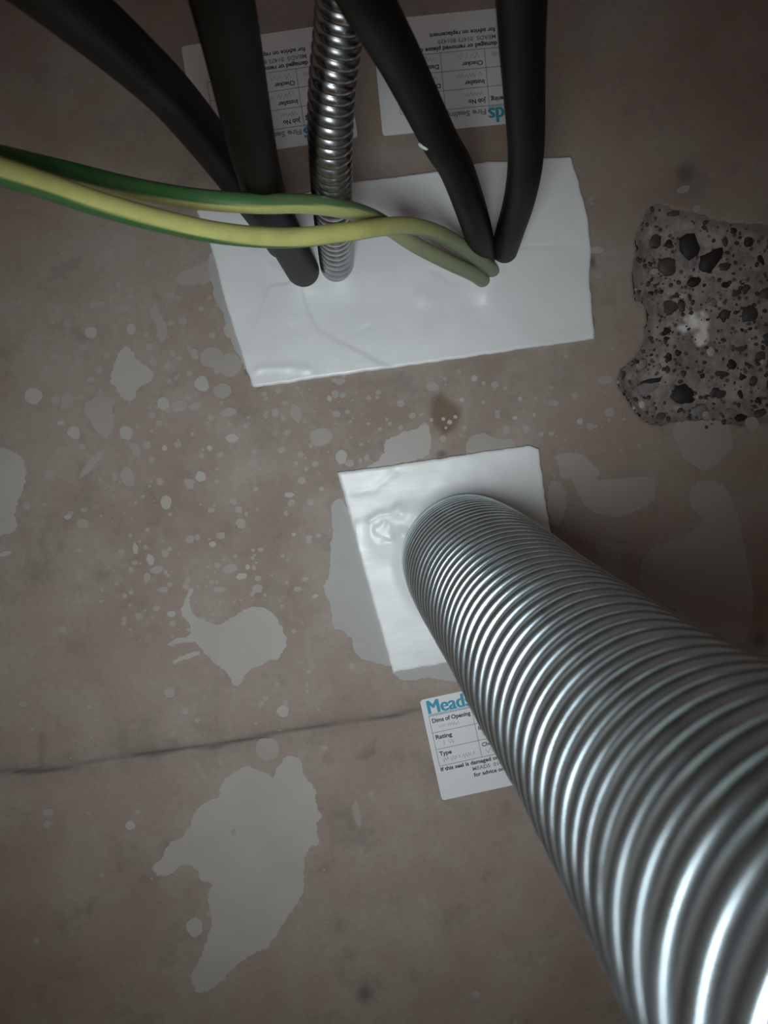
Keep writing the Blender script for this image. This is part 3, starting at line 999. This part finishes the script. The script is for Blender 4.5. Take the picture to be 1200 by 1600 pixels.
cab_d = cable([(89.7,6.0,1523.0), (87.9,-4.0,1522.8), (79.9,-45.0,1526.6), (70.1,-85.0,1533.4), (60.6,-118.0,1540.9), (52.0,-140.0,1545.1), (41.5,-172.0,1550.2), (31.4,-208.0,1551.3), (22.6,-240.0,1549.6), (16.6,-262.0,1548.0), (9.9,-285.0,1548.5), (0.5,-320.0,1548.7)], 17.5, 'black cable curving up from the earth wires, crossing in front of the steel conduit', dust_shade=(5, 60, 0.35))
cab_e = cable([(103.8,6.0,1524.5), (102.5,-4.0,1524.1), (100.4,-40.0,1526.7), (98.5,-80.0,1530.1), (94.9,-118.0,1533.7), (90.5,-148.0,1538.1), (82.1,-190.0,1543.1), (75.5,-222.0,1545.3), (70.0,-250.0,1546.1), (64.1,-280.0,1546.3), (58.8,-310.0,1551.5)], 17.5, 'black cable furthest to the right, rising vertically from the white seal', dust_shade=(5, 50, 0.3))
# fleck of mastic stuck on the sheath
bm = bmesh.new()
bmesh.ops.create_icosphere(bm, subdivisions=2, radius=1.0)
for v in bm.verts:
    v.co *= 1 + 0.4 * noise.noise(v.co * 1.7)
(fx, fy, fz), = [(42.5,-150.0,1541.2)]
bmesh.ops.transform(bm, matrix=Matrix.Translation((fx / 1000, fy / 1000, fz / 1000)) @ Matrix.Rotation(0.6, 4, 'Y') @ Matrix.Diagonal((0.0032, 0.0016, 0.0014, 1)), verts=bm.verts)
o = bm_obj('mastic_fleck', bm, M_MAST, cab_d, True)
o['label'] = 'white fleck of mastic stuck to the sheath'

def earth(ctrl, dia, label, twist, dust_shade, wid):
    path, s = spline(run_on(ctrl, 700), 360)
    n = 32
    me = sweep('earth_cable', path, lambda i, th: np.full_like(th, dia / 2), n, ref=(0, -1, 0))
    th = np.linspace(0, 2 * math.pi, n, endpoint=False)
    st = []
    for i in range(len(path)):
        a = np.interp(s[i], twist[0], twist[1])
        hw = np.interp(s[i], twist[0], wid)
        d = np.abs((th - math.radians(a) + math.pi) % (2 * math.pi) - math.pi)
        st.append(np.clip((math.radians(hw) - d) / 0.12 + 0.5, 0, 1))
    set_attr(me, 'stripe', np.concatenate(st))
    dv = np.interp(s, dust_shade[0], dust_shade[1])
    set_attr(me, 'dust_shade', np.repeat(dv, n))
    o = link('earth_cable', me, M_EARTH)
    tag(o, label, 'cable')
    return o
# theta 0 faces the room; +90 degrees is up or down the wall depending on the run
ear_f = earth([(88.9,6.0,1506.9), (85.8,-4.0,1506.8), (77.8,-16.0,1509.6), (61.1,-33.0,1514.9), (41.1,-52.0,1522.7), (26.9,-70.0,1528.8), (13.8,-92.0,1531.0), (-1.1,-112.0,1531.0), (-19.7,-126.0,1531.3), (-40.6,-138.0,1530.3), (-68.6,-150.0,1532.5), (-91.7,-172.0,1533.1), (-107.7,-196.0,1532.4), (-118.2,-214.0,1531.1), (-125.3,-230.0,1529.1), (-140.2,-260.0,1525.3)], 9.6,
              'green and yellow earth cable with its green side up, the upper one', ([0, 60, 110, 180, 260, 420], [0, -30, -70, -100, -108, -112]), ([0, 75, 110, 160, 260], [0.96, 0.86, 0.60, 0.30, 0.0]), [60, 60, 70, 60, 50, 42])  # dusty near the seal; further out, shade from the lower cable is painted in
ear_g = earth([(95.7,6.0,1512.4), (92.3,-5.0,1512.3), (80.7,-24.0,1517.3), (63.1,-46.0,1524.4), (50.5,-62.0,1526.8), (36.7,-78.0,1526.9), (21.4,-96.0,1523.2), (0.5,-118.0,1516.7), (-27.5,-140.0,1511.4), (-54.0,-165.0,1509.9), (-76.3,-188.0,1511.7), (-94.4,-212.0,1513.7), (-105.6,-232.0,1514.9), (-113.3,-250.0,1514.4), (-118.5,-265.0,1513.2), (-131.2,-290.0,1512.3)], 9.6,
              'green and yellow earth cable with its yellow side showing, the lower front one', ([0, 60, 110, 180, 260, 420], [0, 0, 0, 8, 22, 26]), ([0, 75, 110, 150], [0.96, 0.88, 0.50, 0.0]), [60, 75, 95, 100, 92, 80])

# ------------------------------------------------------------------ stickers
def text_mesh(body, width, cap, bold=0.0):
    cu = bpy.data.curves.new('text', 'FONT')
    cu.body = body
    cu.size = 1.0
    cu.offset = bold
    cu.resolution_u = 3
    o = bpy.data.objects.new('text', cu)
    COL.objects.link(o)
    dg = bpy.context.evaluated_depsgraph_get()
    dg.update()
    me = bpy.data.meshes.new_from_object(o.evaluated_get(dg))
    co = np.array([v.co[:2] for v in me.vertices])
    fs = [tuple(p.vertices) for p in me.polygons]
    bpy.data.objects.remove(o)
    x0, x1 = co[:, 0].min(), co[:, 0].max()
    sx = width / (x1 - x0)
    sy = cap / 0.70
    return np.stack([(co[:, 0] - x0) * sx, co[:, 1] * sy], 1), fs

class Print:
    """flat print in sticker millimetres: x right, y down from the top left corner"""
    def __init__(s):
        s.v, s.f = [], []
    def text(s, body, x, y, width, cap, bold=0.0):
        co, fs = text_mesh(body, width, cap, bold)
        n = len(s.v)
        s.v += [(x + a, y - b) for a, b in co]
        s.f += [tuple(n + i for i in q) for q in fs]
    def bar(s, x0, y0, x1, y1, w):
        d = np.array((x1 - x0, y1 - y0), float)
        d /= np.hypot(*d)
        q = np.array((-d[1], d[0])) * w / 2
        n = len(s.v)
        s.v += [tuple(np.array((x0, y0)) + q), tuple(np.array((x1, y1)) + q), tuple(np.array((x1, y1)) - q), tuple(np.array((x0, y0)) - q)]
        s.f.append((n, n + 1, n + 2, n + 3))
    def scribble(s, pts, w):
        for a, b in zip(pts[:-1], pts[1:]):
            s.bar(*a, *b, w)

SEED = random.Random(21)
def pen(p, x, y, w, h, n):
    """a line of hasty handwriting"""
    pts = []
    for i in range(n):
        pts.append((x + w * i / n + SEED.uniform(-0.3, 0.3), y + (h if i % 2 else 0) * SEED.uniform(0.6, 1.1) - h))
        if SEED.random() < 0.18 and len(pts) > 1:
            p.scribble(pts, 0.30)
            pts = []
    if len(pts) > 1:
        p.scribble(pts, 0.30)

WS, HS = 105.0, 73.0
def sticker(TL, BL, label, group):
    TL, BL = np.array(TL), np.array(BL)
    dn = (BL - TL) / np.linalg.norm(BL - TL)
    rt = np.array((-dn[1], dn[0]))
    if True:
        # looking at the wall: right = down rotated a quarter turn anticlockwise
        rt = np.array((-dn[1], dn[0]))
    def place(x, y):
        q = TL + rt * x + dn * y
        return q
    c = place(WS / 2, HS / 2)
    root = empty('seal_sticker', (c[0] / 1000, 0, c[1] / 1000), label, 'sticker', group)
    def flat(name, p, m, y):
        V = [(*((place(a, b) - c) / 1000),) for a, b in p.v]
        V = [(v[0], y, v[1]) for v in V]
        me = mesh_from(name, V, [f[::-1] for f in p.f])
        me.validate()
        return link(name, me, m, root, False)
    # paper with rounded corners
    r = 2.2
    out = []
    for cx, cy, a0 in ((WS - r, r, -90), (WS - r, HS - r, 0), (r, HS - r, 90), (r, r, 180)):
        for k in range(6):
            a = math.radians(a0 + 18 * k)
            out.append((cx + r * math.cos(a), cy + r * math.sin(a)))
    bm = bmesh.new()
    pts = [tuple(place(*q) - c) for q in out]
    plate(bm, pts, 0.0004, -0.0005)
    bm_obj('paper', bm, M_PAPER, root)
    Y = -0.00056
    g = Print()
    x0, x1, x2, x3 = 3.6, 33.6, 62.5, 92.0
    rows = [12.6, 24.6, 36.6, 48.6]
    for y in rows:
        g.bar(x0, y, x3, y, 0.35)
    for x in (x0, x1, x2, x3):
        g.bar(x, rows[0], x, rows[3], 0.35)
    flat('printed_grid', g, M_LINE, Y)
    k = Print()
    k.text('Dims of Opening', 5.2, 17.6, 27.0, 2.9, 0.032)
    k.text('Rating', 5.2, 29.4, 11.5, 2.9, 0.030)
    k.text('Type', 5.2, 41.4, 8.6, 2.9, 0.032)
    k.text('Job No', 35.4, 17.4, 11.5, 2.8, 0.030)
    k.text('Installer', 35.4, 29.4, 13.0, 2.8, 0.025)
    k.text('Checker', 35.4, 41.4, 13.6, 2.8, 0.025)
    k.text('Date', 64.2, 29.4, 8.2, 2.8, 0.025)
    k.text('Date', 64.2, 41.4, 8.2, 2.8, 0.025)
    k.text('If this seal is damaged or removed please contact', 3.8, 52.4, 82.0, 2.7, 0.032)
    k.text('for advice on replacement', 25.5, 61.2, 43.0, 2.7, 0.028)
    flat('printed_text', k, M_INK, Y)
    t = Print()
    t.text('Meads', 3.8, 10.9, 30.0, 9.6)
    root_logo = flat('logo_lettering', t, M_TEAL, Y)
    for q, dx in enumerate((0.35, 0.7, 1.0)):
        t2 = Print()
        t2.text('Meads', 3.8 + dx, 10.9, 30.0, 9.6)
        flat('logo_lettering', t2, M_TEAL, Y - 0.00001 * (q + 1))
    u = Print()
    u.bar(3.8, 11.7, 34.5, 11.7, 1.0)
    flat('logo_underline', u, M_TEAL_L, Y)
    w_ = Print()
    w_.text('Fire Sealing', 36.0, 10.6, 27.0, 3.4, 0.030)
    flat('header_lettering', w_, M_SLATE, Y)
    w_ = Print()
    w_.text('MEADS  01473 801439', 25.5, 56.8, 38.0, 2.6, 0.025)
    flat('phone_lettering', w_, M_SLATE, Y)
    h = Print()
    pen(h, 9, 22.6, 15, 2.6, 16)
    h.bar(10.5, 30.8, 9.8, 34.6, 0.4)
    pen(h, 13.5, 34.0, 5, 2.6, 5)
    pen(h, 6.5, 46.4, 24, 3.0, 26)
    pen(h, 37, 22.6, 13, 3, 12)
    pen(h, 37, 34.8, 18, 3.4, 16)
    pen(h, 37, 46.8, 16, 3.6, 10)
    pen(h, 66, 34.8, 14, 3, 12)
    pen(h, 66, 46.8, 14, 3, 12)
    flat('handwriting', h, M_PEN, Y)
    return root

(a_, b_) = [(6.4,1231.2), (12.1,1157.7)]
sticker(a_, b_, 'white printed sticker, upright, partly hidden behind the large duct', 'printed seal stickers')
def upper(TR, BR, label):
    TR, BR = np.array(TR), np.array(BR)
    dn = (BR - TR) / np.linalg.norm(BR - TR)
    rt = np.array((-dn[1], dn[0]))
    TL = TR - rt * WS
    sticker(TL, TL + dn * HS, label, 'printed seal stickers')
(a_, b_) = [(33.5,1608.6), (36.5,1683.8)]
upper(a_, b_, 'upside-down white printed sticker behind the two right-hand black cables')
(a_, b_) = [(-87.8,1609.1), (-88.4,1682.6)]
upper(a_, b_, 'upside-down white printed sticker behind the two thick left-hand black cables')
